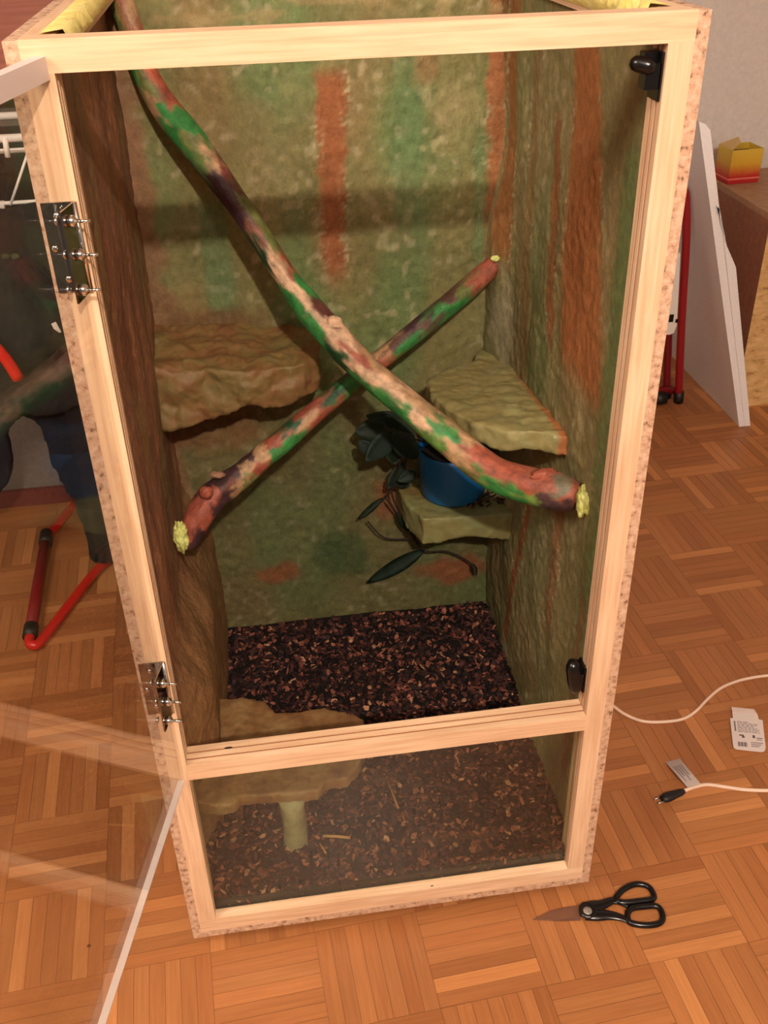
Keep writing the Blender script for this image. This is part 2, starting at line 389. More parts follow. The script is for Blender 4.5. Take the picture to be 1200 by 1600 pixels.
# yellow foam squeezed out along the top battens
def foam_strip(x0, sgn, y0, y1, name):
    bm = bmesh.new(); n = 60
    top = []; 
    for k in range(n+1):
        y = y0+(y1-y0)*k/n
        wd = .012+.007*nz(y, 3*sgn, 0, 40)+.006*nz(y, 7*sgn, 2, 110)
        wd *= 1-.5*sstep(.25, .5, y)
        a = Vector((x0-sgn*.012, y, 1.2315)); b = Vector((x0+sgn*wd*.6, y, 1.2335+.002*nz(y, 1, 1, 60))); c = Vector((x0+sgn*wd, y, 1.222)); d = Vector((x0+sgn*.001, y, 1.210))
        top.append([bm.verts.new(q-T0) for q in (a, b, c, d)])
    for k in range(n):
        for q in range(3): bm.faces.new((top[k][q], top[k+1][q], top[k+1][q+1], top[k][q+1]))
    return obj(name, bm, 'topfoam', terr, smooth=True)
foam_strip(t+.026, 1, .028, .6, 'foam_bead'); foam_strip(W-t-.026, -1, .028, .6, 'foam_bead')

# painted inner coating ------------------------------------------------
OL = lin((130, 124, 78)); GN = lin((112, 130, 80)); GD = lin((106, 112, 70)); BR = lin((148, 118, 78)); OR = lin((158, 94, 56)); WH = lin((196, 184, 146)); RD = lin((132, 76, 48)); DB = lin((142, 98, 72))
def base_green(u, z, s):
    c = mixc(OL, GN, sstep(-.15, .35, nz(u, s, z*.35, 9)))
    c = mixc(c, BR, .5*sstep(.02, .5, nz(u+3, s, z*.5, 12)))
    c = mixc(c, GD, .35*sstep(.1, .5, nz(u+7, s, z*.6, 17)))
    c = mixc(c, WH, .42*sstep(.28, .6, nz(u*1.0, s+4, z*.9, 75)+.35*nz(u, s, z, 8)))
    return c
def stripe(c, u, z, u0, hw, z0, z1, col, s, strength=.9, fleck=True, taper=0):
    hw = hw*(1+taper*((z1-z)/(z1-z0)-.5)); e = .006*nz(u, s, z, 45)+.004*nz(u, s+2, z, 120)
    d = abs(u-u0-.006*nz(0, s, z, 5))+e
    k = (1-sstep(hw*.75, hw*1.25, d))*sstep(z0-.02, z0+.03, z+.02*nz(u, s, 0, 60))*(1-sstep(z1-.015, z1+.015, z))
    c = mixc(c, col, k*strength)
    if fleck and z0 < z < z1:
        kk = math.exp(-((d-hw)/.009)**2)*sstep(.0, .35, nz(u*1.2, s+9, z*1.4, 120))*sstep(-.15, .25, nz(u, s+3, z, 16)); c = mixc(c, WH, .7*kk)
    return c
def blotch(c, u, z, u0, z0, ru, rz, col, s, k=.8):
    d = math.hypot((u-u0)/ru, (z-z0)/rz)+.5*nz(u, s, z, 25)
    return mixc(c, col, k*(1-sstep(.5, 1.1, d)))
def col_back(x, z):
    c = base_green(x, z, 1.3)
    c = stripe(c, x, z, .318-(1.1-z)*.02, .020, .80, 1.10, OR, 11, .92, taper=-.3)
    c = stripe(c, x, z, .564, .016, .80, 1.19, OR, 12, .85)
    c = stripe(c, x, z, .13, .022, .74, .93, lin((88, 128, 84)), 13, .5, False)
    c = stripe(c, x, z, .43, .022, .86, 1.12, lin((96, 132, 86)), 14, .45, False)
    c = stripe(c, x, z, .545, .012, .80, 1.0, lin((96, 132, 86)), 24, .45, False)
    c = blotch(c, x, z, .455, 1.10, .03, .03, BR, 15, .8)
    c = blotch(c, x, z, .22, .97, .05, .12, lin((150, 134, 92)), 16, .5)
    c = blotch(c, x, z, .50, 1.04, .045, .06, lin((166, 148, 104)), 17, .5)
    if z > 1.14: c = mixc(c, lin((170, 150, 104)), .6*sstep(.05, .4, nz(x*.4, 5, z, 60)))
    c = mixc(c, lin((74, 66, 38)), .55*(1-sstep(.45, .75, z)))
    c = blotch(c, x, z, .18, .235, .05, .03, RD, 18, .8); c = blotch(c, x, z, .51, .20, .09, .035, RD, 19, .85)
    c = blotch(c, x, z, .10, .56, .08, .07, RD, 20, .5); c = blotch(c, x, z, .40, .38, .05, .05, RD, 21, .7); c = blotch(c, x, z, .30, .26, .06, .06, lin((52, 74, 40)), 22, .7)
    c = blotch(c, x, z, .02, .9, .035, .6, DB, 23, .8); c = blotch(c, x, z, .12, .73, .12, .04, lin((112, 70, 44)), 27, .7)
    return c
def col_right(y, z):
    c = mixc(base_green(y, z, 5.1), lin((164, 144, 104)), .35+.3*nz(y, 9, z*.15, 30))
    c = stripe(c, y, z, .185+(z-.85)*.22, .064, .785, 1.22, lin((172, 102, 58)), 31, .85, taper=.9)
    c = stripe(c, y, z, .33+(z-1)*.1, .014, .78, 1.08, lin((150, 92, 54)), 32, .8)
    c = stripe(c, y, z, .37-(z-.45)*.25, .012, .14, .57, OR, 33, .9)
    c = stripe(c, y, z, .215, .02, .35, .60, lin((152, 96, 62)), 34, .6)
    c = stripe(c, y, z, .09, .012, .16, .70, lin((140, 90, 60)), 35, .6)
    c = stripe(c, y, z, .56, .03, .82, 1.2, lin((164, 96, 50)), 36, .7)
    c = stripe(c, y, z, .44, .02, .6, 1.15, lin((148, 112, 70)), 37, .6)
    c = stripe(c, y, z, .075, .025, .5, 1.1, lin((100, 122, 70)), 38, .6, False)
    c = blotch(c, y, z, .53, .72, .05, .10, lin((186, 176, 146)), 39, .6)
    return c
def col_left(y, z):
    c = mixc(DB, lin((168, 116, 82)), sstep(-.2, .4, nz(y, 2.2, z*.3, 14)))
    c = mixc(c, lin((134, 112, 70)), .7*sstep(.05, .4, nz(y+5, 2.2, z*.4, 10)))
    c = mixc(c, lin((116, 66, 52)), .55*sstep(.15, .35, nz(y+1, 2.2, z*.25, 26)))
    c = mixc(c, lin((150, 112, 70)), .8*(1-sstep(.35, .5, z)))
    return c
def coating(name, P, n, ulo, uhi, zlo, zhi, thick, colf, s, step=.0042):
    nu = int((uhi-ulo)/step); nv = int((zhi-zlo)/step); V = []; C = []; F = []
    for j in range(nv+1):
        z = zlo+(zhi-zlo)*j/nv
        for i in range(nu+1):
            u = ulo+(uhi-ulo)*i/nu
            h = thick(u, z)+.0035*nz(u, s, z*.6, 22)+.0018*nz(u, s, z, 70)+.006*nz(u, s, z*.7, 6)
            V.append(P(u, z, max(h, .002))-T0); C.append(colf(u, z))
    for j in range(nv):
        for i in range(nu):
            a = j*(nu+1)+i; q = (a, a+1, a+nu+2, a+nu+1); F.append(q if n else q[::-1])
    me = bpy.data.meshes.new(name); me.from_pydata(V, [], F); paint_attr(me, C)
    return link(name, me, 'paint', terr, True)
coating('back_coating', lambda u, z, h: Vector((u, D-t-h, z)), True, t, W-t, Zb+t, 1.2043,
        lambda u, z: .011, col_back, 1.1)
def thr(y, z):
    h = .011
    if y > .5: h += .02*sstep(.5, .62, y)*sstep(.5, .62, z)*(1-sstep(.86, 1.0, z))
    return h*sstep(.028, .05, y)+.0015
coating('side_coating', lambda u, z, h: Vector((W-t-h, u, z)), False, .0345, D-t-.004, Zb+t, 1.2043, thr, col_right, 5.2)
def thl(y, z):
    h = .010+.040*(1-sstep(.32, .44, z+.03*nz(y, 2, z, 14)))*sstep(.10, .2, y)
    return h*sstep(.028, .05, y)+.0015
coating('side_coating', lambda u, z, h: Vector((t+h, u, z)), True, .0345, D-t-.004, Zb+t, 1.2043, thl, col_left, 2.7)

def add_stroke(mat, P1, P2, hw, col):
    Mt = M[mat]; nt = Mt.node_tree; b = nt.nodes['Principled BSDF']; src = b.inputs['Base Color'].links[0].from_socket
    d = Vector((P2.x-P1.x, P2.y-P1.y, 0)).normalized(); nrm = Vector((-d.y, d.x, 0)); o = P1-T0
    tc = N(nt, 'ShaderNodeTexCoord'); sb = N(nt, 'ShaderNodeVectorMath', operation='SUBTRACT'); sb.inputs[1].default_value = (o.x, o.y, 0); L(nt, tc.outputs['Object'], sb.inputs[0])
    dt = N(nt, 'ShaderNodeVectorMath', operation='DOT_PRODUCT'); dt.inputs[1].default_value = nrm; L(nt, sb.outputs[0], dt.inputs[0])
    n = N(nt, 'ShaderNodeTexNoise', i_Scale=60.0, i_Detail=4.0); L(nt, tc.outputs['Object'], n.inputs['Vector'])
    ab = N(nt, 'ShaderNodeMath', operation='ABSOLUTE'); L(nt, dt.outputs['Value'], ab.inputs[0])
    ma = N(nt, 'ShaderNodeMath', operation='MULTIPLY_ADD'); L(nt, n.outputs[0], ma.inputs[0]); ma.inputs[1].default_value = .02; L(nt, ab.outputs[0], ma.inputs[2])
    mr = N(nt, 'ShaderNodeMapRange'); mr.inputs[1].default_value = hw+.014; mr.inputs[2].default_value = hw+.006; L(nt, ma.outputs[0], mr.inputs[0])
    mx = N(nt, 'ShaderNodeMix', data_type='RGBA'); L(nt, mr.outputs[0], mx.inputs[0]); L(nt, src, mx.inputs[6]); mx.inputs[7].default_value = lin(col); L(nt, mx.outputs[2], b.inputs['Base Color'])
M['cornerrock'] = speckled('corner_ledge_paint', 30, [(.3, (132, 118, 70)), (.5, (140, 130, 84)), (.64, (136, 132, 88)), (.74, (190, 178, 140))], .55, .6, dist=.004, detail=9)
add_stroke('cornerrock', at(815, 568, 'z', .665), at(868, 640, 'z', .69), .019, (158, 96, 56))
# lumpy foam ledges
tex = bpy.data.textures.new('lumps', 'CLOUDS'); tex.noise_scale = .035; tex.noise_depth = 3
tex2 = bpy.data.textures.new('fine_lumps', 'CLOUDS'); tex2.noise_scale = .012; tex2.noise_depth = 2
def ledge(name, outline, ztop, zbot, mat, lump=.014, vox=.0035, fine=.004, inset=0, parent=None):
    parent = parent or terr
    bm = bmesh.new(); top = [bm.verts.new(Vector((x, y, ztop(x, y)))-T0) for x, y in outline]
    cx = sum(p[0] for p in outline)/len(outline); cy = sum(p[1] for p in outline)/len(outline)
    bot = [bm.verts.new(Vector((x+(cx-x)*inset, y+(cy-y)*inset*.4, zbot(x, y)))-T0) for x, y in outline]
    bm.faces.new(top); bm.faces.new(bot[::-1]); n = len(outline)
    for i in range(n): bm.faces.new((top[i], bot[i], bot[(i+1) % n], top[(i+1) % n]))
    bmesh.ops.triangulate(bm, faces=bm.faces)
    o = obj(name, bm, mat, parent, smooth=True)
    r = o.modifiers.new('r', 'REMESH'); r.mode = 'VOXEL'; r.voxel_size = vox; r.use_smooth_shade = True
    s_ = o.modifiers.new('s', 'SMOOTH'); s_.iterations = 4
    d = o.modifiers.new('d', 'DISPLACE'); d.texture = tex; d.strength = lump; d.mid_level = .5; d.texture_coords = 'LOCAL'
    d2 = o.modifiers.new('e', 'DISPLACE'); d2.texture = tex2; d2.strength = fine; d2.mid_level = .5; d2.texture_coords = 'LOCAL'
    return o
ledge('rock_ledge', [(.015, .612), (.015, .462), (.06, .455), (.10, .460), (.15, .452), (.20, .458), (.245, .466), (.268, .49), (.275, .54), (.262, .612)],
      lambda x, y: .748-.10*x-.12*(.6-y)*(1-x*2), lambda x, y: (.632+.03*x/.27+.03*nz(x, 3, 0, 22)), 'rockred', .020, inset=.04)
RL = lambda x, y: .655+(.6-y)*.115
co = [at(*q, 'z', .672) for q in ((735, 556), (693, 573), (668, 592), (672, 618), (698, 650), (738, 680), (790, 698), (850, 700))]
ledge('corner_ledge', [(.587, .612), (.55, .604)]+[(v.x, min(v.y, .6)) for v in co]+[(.587, .19)],
      RL, lambda x, y: RL(x, y)-.030-.008*nz(x, y, 0, 30), 'cornerrock', .012, fine=.003)
ledge('plant_shelf', [(.587, .612), (.395, .612), (.405, .52), (.425, .462), (.50, .455), (.587, .45)],
      lambda x, y: .418, lambda x, y: .368+.008*math.sin(x*40), 'rockgrn', .008, inset=.03)
plat = [(345, 1097), (380, 1094), (413, 1101), (430, 1118), (465, 1116), (505, 1111), (540, 1117), (567, 1129), (578, 1160), (567, 1187), (556, 1208), (543, 1222), (510, 1225), (497, 1241), (447, 1246), (410, 1248), (377, 1249), (367, 1261), (333, 1265), (305, 1257)]
po = [at(x, y, 'z', .2) for x, y in plat]
po = [(.014, .33)] + [(p.x, p.y) for p in po] + [(.014, .10)]
ledge('low_platform', po, lambda x, y: .208, lambda x, y: .186, 'brownplat', .007, vox=.003)
pc = Vector((.162, .10, 0))
bm = bmesh.new(); tube(bm, [pc+Vector((0, 0, z)) for z in (.06, .09, .11, .14, .17, .19)], [.020, .019, .0185, .018, .0185, .02], T0, 16, rfn=lambda s, a: 1+.06*math.sin(5*a+9*s))
obj('support_post', bm, speckled('pale_green_post', 50, [(.3, (132, 122, 88)), (.6, (160, 152, 116)), (.8, (184, 178, 146))], .6, .6, dist=.003), terr, smooth=True)

# door -------------------------------------------------------------
th = math.radians(13); HX = .031
dd = Vector((-math.sin(th), -math.cos(th), 0)); dn = Vector((math.cos(th), -math.sin(th), 0))   # along the door, towards its inner face
door = thing('door', None, None, (0, 0, 0)); door.parent = terr; door.location = Vector((HX, -.001, .362))-T0
for k in ('label', 'category'):
    if k in door: del door[k]
def dbox(name, s0, s1, n0, n1, z0, z1, mat, parent=door, bevel=0):
    bm = bmesh.new(); P = []
    off = wloc(parent)
    q = [dd*a+dn*b+Vector((HX, -.001, 0)) for a, b in ((s0, n0), (s1, n0), (s1, n1), (s0, n1))]
    prism(bm, [v+Vector((0, 0, z0)) for v in q], off, (0, 0, z1-z0))
    return obj(name, bm, mat, parent, bevel=bevel)
TH = .008
dbox('clear_sheet', .001, .540, -TH, 0, .3635, 1.200, 'acrylic')
dbox('bottom_edge', .001, .540, -TH, 0, .362, .3635, 'frost')
tag(dbox('top_edge', .001, .540, -TH-.0015, .0015, 1.200, 1.218, 'frost', bevel=.002), 'milky translucent edging strip')
# hinges
def hinge(z0, z1, zb):
    h = thing('hinge', None, None); h.parent = terr; h.location = Vector((HX, 0, (z0+z1)/2))-T0
    for k in ('label', 'category'):
        if k in h: del h[k]
    o = wloc(h)
    bm = bmesh.new(); bx(bm, .0035-o.x, HX-o.x+.001, -.0022-o.y, -.0004-o.y, z0-o.z, z1-o.z); obj('hinge_leaf', bm, 'chrome', h, bevel=.0004)
    bm = bmesh.new(); prism(bm, [Vector((HX, -.001, 0))+dd*a+dn*b+Vector((0, 0, z0)) for a, b in ((.002, .0004), (.034, .0004), (.034, .0022), (.002, .0022))], o, (0, 0, z1-z0)); obj('hinge_leaf', bm, 'chrome', h, bevel=.0004)
    tube_obj('knuckle', [(HX+.0015, -.003, z0), (HX+.0015, -.003, z1)], .0026, 'steel', h, 12)
    for k, (zz, a) in enumerate(zip(zb, (.020, .016, .024))):
        c = Vector((HX, -.001, zz))+dd*a
        bm = bmesh.new(); tube(bm, [c+dn*.002, c+dn*.005, c+dn*.0075, c+dn*.0095], [.0052, .0056, .0046, .0018], o, 12)
        tube(bm, [c+dn*.009, c+dn*.021], .0016, o, 8); obj('cap_nut', bm, 'steel', h, smooth=True)
        bm = bmesh.new(); tube(bm, [c-dn*.0082, c-dn*.0105], [.0045, .003], o, 12); obj('bolt_head', bm, 'steel', h, smooth=True)
    for zz, x in ((z1-.012, .0155), ((z0+z1)/2, .0085), (z0+.012, .015)):
        bm = bmesh.new(); tube(bm, [(x, -.002, zz), (x, -.0032, zz)], [.0036, .0024], o, 12); obj('screw', bm, 'steel', h, smooth=True)
hinge(1.0195, 1.1010, (1.0895, 1.0585, 1.0290)); hinge(.4845, .5650, (.5495, .5165, .4935))
# latches
def latch(c, body_t, axis_tilt):
    l = thing('latch', None, None); l.parent = terr; l.location = c-T0
    for k in ('label', 'category'):
        if k in l: del l[k]
    o = c
    bm = bmesh.new(); bx(bm, -.004, 0, -.004, .020, -.023, .018); obj('latch_plate', bm, 'black', l, bevel=.0012)
    bm = bmesh.new(); bx(bm, -.017, -.003, -.004, .012, -.013, .009); obj('latch_body', bm, 'black', l, bevel=.003)
    p0 = c+Vector((-.010, -.006, .006)); p1 = p0+Vector(body_t or (0, 0, 0)); big = body_t is None
    if big: p0 = c+Vector((-.0185, .006, .027)); p1 = c+Vector((-.0125, -.004, -.022))
    bm = bmesh.new(); n = 8; pts = [p0.lerp(p1, k/(n-1)) for k in range(n)]
    tube(bm, pts, [q*(1.35 if big else 1) for q in (.004, .0065, .0072, .0072, .0072, .007, .0062, .003)], o, 14); obj('latch_roller', bm, 'black', l, smooth=True)
    bm = bmesh.new(); bx(bm, -.016, -.001, .006, .018, .008, .017); obj('latch_clip', bm, 'black', l, bevel=.002)
latch(Vector((.5645, .008, 1.1790)), (-.020, .010, .004), 0)
latch(Vector((.5645, .020, .4380)), None, 0)

# ------------------------------------------------------------------ branches
def catseeds(lst):
    return [(s, a, lin(c)) for s, a, c in lst]
def branch(name, label, pts, radii, seeds, seed, parent_loc, ends):
    root = thing(name, label, 'branch', parent_loc)
    P = smooth_path(pts, 10); n = len(P)
    R_ = []
    for i in range(n):
        f = i/10; k = min(int(f), len(radii)-2); u = f-k; R_.append(radii[k]*(1-u)+radii[k+1]*u)
    seg = 40; bm = bmesh.new()
    def rf(s, a): 
        return 1+.10*noise.noise(Vector((math.cos(a)*.9+seed, math.sin(a)*.9, s*9)))+.05*noise.noise(Vector((math.cos(a)*2.5, math.sin(a)*2.5+seed, s*30)))
    # refine rings
    PP = []; RR = []
    for i in range(n-1):
        for k in range(2): PP.append(P[i].lerp(P[i+1], k/2)); RR.append(R_[i]+(R_[i+1]-R_[i])*k/2)
    PP.append(P[-1]); RR.append(R_[-1])
    rings = tube(bm, PP, RR, parent_loc, seg, rfn=rf)
    cols = {}; N_ = len(rings)
    for i, ring in enumerate(rings):
        t_ = (PP[min(i+1, N_-1)]-PP[max(i-1, 0)]).normalized(); s_ = t_.cross(Vector((0, 0, 1))).normalized(); u_ = s_.cross(t_)
        view = (CAM-PP[i]).normalized()
        left = t_.cross(view).normalized()          # across the branch as it faces the room
        for k, v in enumerate(ring):
            a = 2*math.pi*k/seg; q = s_*math.cos(a)+u_*math.sin(a)
            ac = -q.dot(left); sp = i/(N_-1)
            if q.dot(view) < -.1: ac = ac+.7*(1 if ac > 0 else -1)
            j1 = .030*noise.noise(Vector((sp*40, k*.35, seed)))+.012*noise.noise(Vector((sp*120, k*1.1, seed+3)))
            j2 = .5*noise.noise(Vector((sp*35, k*.3, seed+9)))
            wsum = 0; c = [0, 0, 0]
            for e in seeds:
                q2 = ((e[0]-sp-j1)*16)**2+((e[1]-ac-j2)*.9)**2; w_ = 1/(q2+.006)**3.2; wsum += w_
                for q3 in range(3): c[q3] += w_*e[2][q3]
            c = [q3/wsum for q3 in c]; g = .85+.3*(noise.noise(Vector((sp*60, k*.8, seed+5)))+.5)
            cols[v] = tuple(x*g for x in c[:3])
    bm.verts.index_update(); cl = [None]*len(bm.verts)
    for v, c in cols.items(): cl[v.index] = c
    bmesh.ops.recalc_face_normals(bm, faces=bm.faces)
    me = bpy.data.meshes.new('branch_wood'); bm.to_mesh(me); bm.free(); paint_attr(me, cl)
    link('branch_wood', me, 'branch', root, True)
    for c, r, sc in ends:
        bm = bmesh.new(); bmesh.ops.create_icosphere(bm, subdivisions=4, radius=1)
        for v in bm.verts:
            d = v.co.copy(); k = 1+.35*noise.noise(d*2.2+Vector((seed, 0, 0)))+.2*noise.noise(d*6)
            v.co = Vector((d.x*sc[0], d.y*sc[1], d.z*sc[2]))*k*r+(c-parent_loc)
        obj('foam_end', bm, 'foam', root, smooth=True)
    return root
def knob(root, c, r, sc, col, seed):
    bm = bmesh.new(); bmesh.ops.create_icosphere(bm, subdivisions=3, radius=1); off = wloc(root)
    for v in bm.verts:
        d = v.co.copy(); k = 1+.3*noise.noise(d*2+Vector((seed, 0, 0))); v.co = Vector((d.x*sc[0], d.y*sc[1], d.z*sc[2]))*k*r+(c-off)
    bmesh.ops.recalc_face_normals(bm, faces=bm.faces)
    me = bpy.data.meshes.new('knob'); bm.to_mesh(me); bm.free(); paint_attr(me, [lin(col)]*len(me.vertices))
    return link('knob', me, 'branch', root, True)
PK = (222, 184, 150); GR_ = (58, 138, 68); RDB = (160, 84, 64); PU = (72, 46, 52); OLV = (120, 124, 70); TN = (186, 148, 110); DG = (30, 78, 46)
B1 = [(.0419, .5868, 1.2178), (.0537, .5766, 1.1692), (.0653, .5666, 1.1151), (.0886, .5464, 1.0686), (.1173, .5215, 1.0331), (.1435, .4989, .9978), (.1674, .478, .9638), (.198, .4516, .9166), (.2255, .4276, .87), (.2547, .4025, .8287), (.2891, .3728, .7905), (.3245, .3419, .7575), (.3661, .306, .7267), (.4086, .2692, .6958), (.4408, .2414, .6727), (.4769, .21, .6516), (.5203, .1725, .6470), (.5510, .1456, .6505), (.5690, .132, .6490)]
r1 = [1.28*q for q in [.013, .013, .0135, .0155, .0165, .0145, .013, .0125, .0125, .0165, .0175, .0165, .0165, .0170, .0175, .0180, .0195, .0200, .0150]]
s1 = catseeds([(.0, 0, RDB), (.02, -.8, OLV), (.04, .5, TN), (.07, .3, RDB), (.10, -.8, GR_), (.10, .6, (184, 92, 60)), (.125, -.5, OLV), (.15, .6, RDB), (.15, -.6, TN), (.185, 0, GR_), (.205, -.8, GR_), (.21, .7, GR_), (.235, 0, OLV), (.25, -.6, (94, 120, 66)), (.27, .4, TN), (.30, -.3, PU), (.30, .8, (120, 62, 50)), (.33, .2, PU), (.345, -.6, PU), (.36, .8, OLV), (.38, -.3, (150, 100, 80)), (.395, .5, (116, 124, 66)), (.41, -.8, DG), (.42, .2, TN), (.44, -.4, PK), (.45, .8, RDB), (.465, .1, PK), (.475, .7, GR_), (.48, -.8, GR_), (.50, 0, PK), (.52, .5, (98, 54, 46)), (.53, -.7, GR_), (.545, .1, PK), (.57, .5, PK), (.575, -.8, DG), (.595, .2, RDB), (.61, -.2, PK), (.62, .7, TN), (.635, -.85, GR_), (.655, .2, PK), (.675, -.6, GR_), (.69, .3, TN), (.705, -.2, PK), (.725, .1, GR_), (.735, -.8, (96, 140, 66)), (.755, .3, GR_), (.77, .8, TN), (.775, -.4, TN), (.80, .3, (178, 92, 70)), (.81, -.8, OLV), (.83, .4, RDB), (.845, -.6, GR_), (.86, .3, (170, 88, 66)), (.875, -.85, GR_), (.895, 0, RDB), (.90, -.7, (110, 142, 66)), (.925, .2, (150, 84, 66)), (.94, -.6, (74, 52, 54)), (.955, .2, (110, 104, 82)), (.975, 0, RDB), (.99, -.7, (70, 44, 46)), (1.0, .2, RDB)])
br1 = branch('painted_branch', 'long camouflage-painted branch running from upper left corner down to right wall', B1, r1, s1, 1.7, Vector((.569, .132, .649)),
             [(at(914, 784, 'y', .122), .0195, (.55, .9, 1.15))])
knob(br1, Vector((.286, .372, .812)), .012, (1.1, .6, 1.2), PK, 2)
knob(br1, Vector((.532, .158, .672)), .011, (1.7, .8, .8), RDB, 3)
B2 = [(0.0459, 0.3226, 0.5091), (0.0597, 0.3293, 0.5373), (0.0867, 0.3426, 0.5683), (0.1088, 0.3535, 0.5813), (0.1386, 0.368, 0.5936), (0.1691, 0.383, 0.6104), (0.1998, 0.3982, 0.625), (0.2623, 0.4288, 0.6592), (0.3258, 0.4599, 0.6898), (0.3907, 0.492, 0.721), (0.457, 0.5246, 0.7529), (0.5133, 0.5521, 0.7823), (0.5625, 0.5763, 0.8098)]
r2 = [.0165, .0205, .0215, .0205, .0190, .0180, .0172, .0165, .0162, .0165, .0175, .0180, .0165]
s2 = catseeds([(0, 0, PU), (.05, 0, RDB), (.05, -.8, PU), (.10, .4, RDB), (.12, -.7, RDB), (.15, .3, RDB), (.17, -.8, PU), (.20, .7, PU), (.20, .1, RDB), (.23, -.5, PU), (.25, .6, (60, 40, 40)), (.27, .1, (112, 60, 50)), (.30, -.5, TN), (.31, .5, PU), (.33, -.7, OLV), (.35, .2, TN), (.38, .6, PU), (.38, -.5, RDB), (.41, .1, TN), (.42, .8, TN), (.45, -.4, GR_), (.46, .4, RDB), (.49, .1, RDB), (.51, -.5, GR_), (.53, .4, DG), (.55, 0, TN), (.57, .6, RDB), (.58, -.4, RDB), (.61, .3, DG), (.64, 0, GR_), (.68, .2, PU), (.71, -.3, RDB), (.73, .6, TN), (.75, .3, (102, 74, 66)), (.76, -.3, GR_), (.79, .5, PU), (.81, -.2, (98, 70, 62)), (.84, .0, GR_), (.87, .6, (90, 60, 50)), (.87, -.4, GR_), (.91, .1, (110, 120, 62)), (.93, 0, RDB), (.97, .2, RDB), (1.0, 0, (110, 60, 46))])
br2 = branch('painted_branch', 'shorter camouflage-painted branch rising from lower left wall to right back corner', B2, r2, s2, 5.3, Vector((.0459, .3226, .5091)),
             [(at(283, 840, 'y', .305), .0165, (.6, .7, 1.5)), (at(775, 404, 'y', .560), .0075, (1.1, .6, .6))])
knob(br2, at(340, 742, 'y', .345), .008, (1.4, .7, .7), (150, 110, 84), 5)
knob(br2, at(322, 770, 'y', .325), .009, (1.0, .8, 1.2), RDB, 7)

# ------------------------------------------------------------------ bark chips
def chips(name, label, n, posf, smin, smax, seed, soil=None):
    rd = random.Random(seed); V = []; F = []; C = []
    pal = [(lin((30, 16, 16)), 30), (lin((52, 27, 25)), 26), (lin((84, 44, 38)), 20), (lin((122, 68, 54)), 14), (lin((160, 100, 78)), 7), (lin((190, 138, 104)), 3)]
    pc_, pw = zip(*pal)
    for _ in range(n):
        p = posf(rd)
        L1 = rd.uniform(smin, smax)*(2.0 if rd.random() < .05 else 1); W1 = L1*rd.uniform(.3, .8) if L1 < smax else L1*.16; H1 = rd.uniform(.0012, .003)
        R3 = Matrix.Rotation(rd.uniform(0, 6.28), 3, 'Z') @ Matrix.Rotation(rd.gauss(0, .5), 3, 'X') @ Matrix.Rotation(rd.gauss(0, .4), 3, 'Y')
        c = rd.choices(pc_, pw)[0]; k = rd.uniform(.75, 1.25); b0 = len(V)
        for z in (-1, 1):
            for q in range(5):
                a = q*1.2566+rd.uniform(-.35, .35); r = rd.uniform(.75, 1.1)
                V.append(p+R3 @ Vector((math.cos(a)*L1/2*r, math.sin(a)*W1/2*r, z*H1/2))); C.append(tuple(x*k for x in c[:3]))
        F.append([b0+q for q in (4, 3, 2, 1, 0)]); F.append([b0+5+q for q in range(5)])
        for q in range(5): F.append((b0+q, b0+(q+1) % 5, b0+5+(q+1) % 5, b0+5+q))
    if soil:
        b0 = len(V); nx, ny = 30, 30
        for j in range(ny+1):
            for i in range(nx+1):
                x = soil[0]+(soil[1]-soil[0])*i/nx; y = soil[2]+(soil[3]-soil[2])*j/ny
                V.append(Vector((x, y, soil[4](x, y)-.002))); C.append(lin((22, 12, 11)))
        for j in range(ny):
            for i in range(nx):
                a = b0+j*(nx+1)+i; F.append((a, a+1, a+nx+2, a+nx+1))
        b1 = len(V)
        for i in range(nx+1): V.append(Vector((V[b0+i].x, soil[2], .045))); C.append(lin((44, 24, 20)))
        for i in range(nx): F.append((b1+i, b1+i+1, b0+i+1, b0+i))
    me = bpy.data.meshes.new(name); me.from_pydata(V, [], F); paint_attr(me, C)
    o = link(name, me, 'bark'); return tag(o, label, 'bark chips', kind='stuff')
def soilz(x, y): return .094+.022*sstep(.2, .55, y)+.006*noise.noise(Vector((x*9, y*9, 0)))-.010*(1-sstep(.02, .10, y))
def cp(rd):
    x = rd.uniform(.026, .576)
    if rd.random() < .10: return Vector((x, rd.uniform(.0225, .026), rd.uniform(.05, .097)))
    y = rd.uniform(.0235, .592); return Vector((x, y, soilz(x, y)+rd.uniform(-.001, .006)))
chips('bark_chips', 'deep layer of dark brown bark chips covering the terrarium floor', 10500, cp, .006, .016, 3, (.014, .586, .0195, .602, soilz))
def cs(rd):
    x = rd.uniform(.50, .572); y = rd.uniform(.475, .56); return Vector((x, y, .423+rd.uniform(0, .004)))
chips('bark_chips', 'small patch of bark chips on the shelf beside the blue pot', 130, cs, .005, .011, 4)
for a_, b_, r in (((505, 1306), (547, 1309), .0022), ((500, 1318), (509, 1333), .0013), ((606, 1222), (622, 1262), .0012)):
    A = at(*a_, 'z', .106); B = at(*b_, 'z', .107)
    o = tube_obj('wood_splinter', [A, A.lerp(B, .5)+Vector((0, 0, .001)), B], r, 'straw', None, 6)
    tag(o, {.0022: 'pale thick wood splinter lying right of the support post', .0013: 'short thin pale splinter lying just below the thick splinter', .0012: 'long thin brown splinter right of the low platform'}[r], 'splinter')

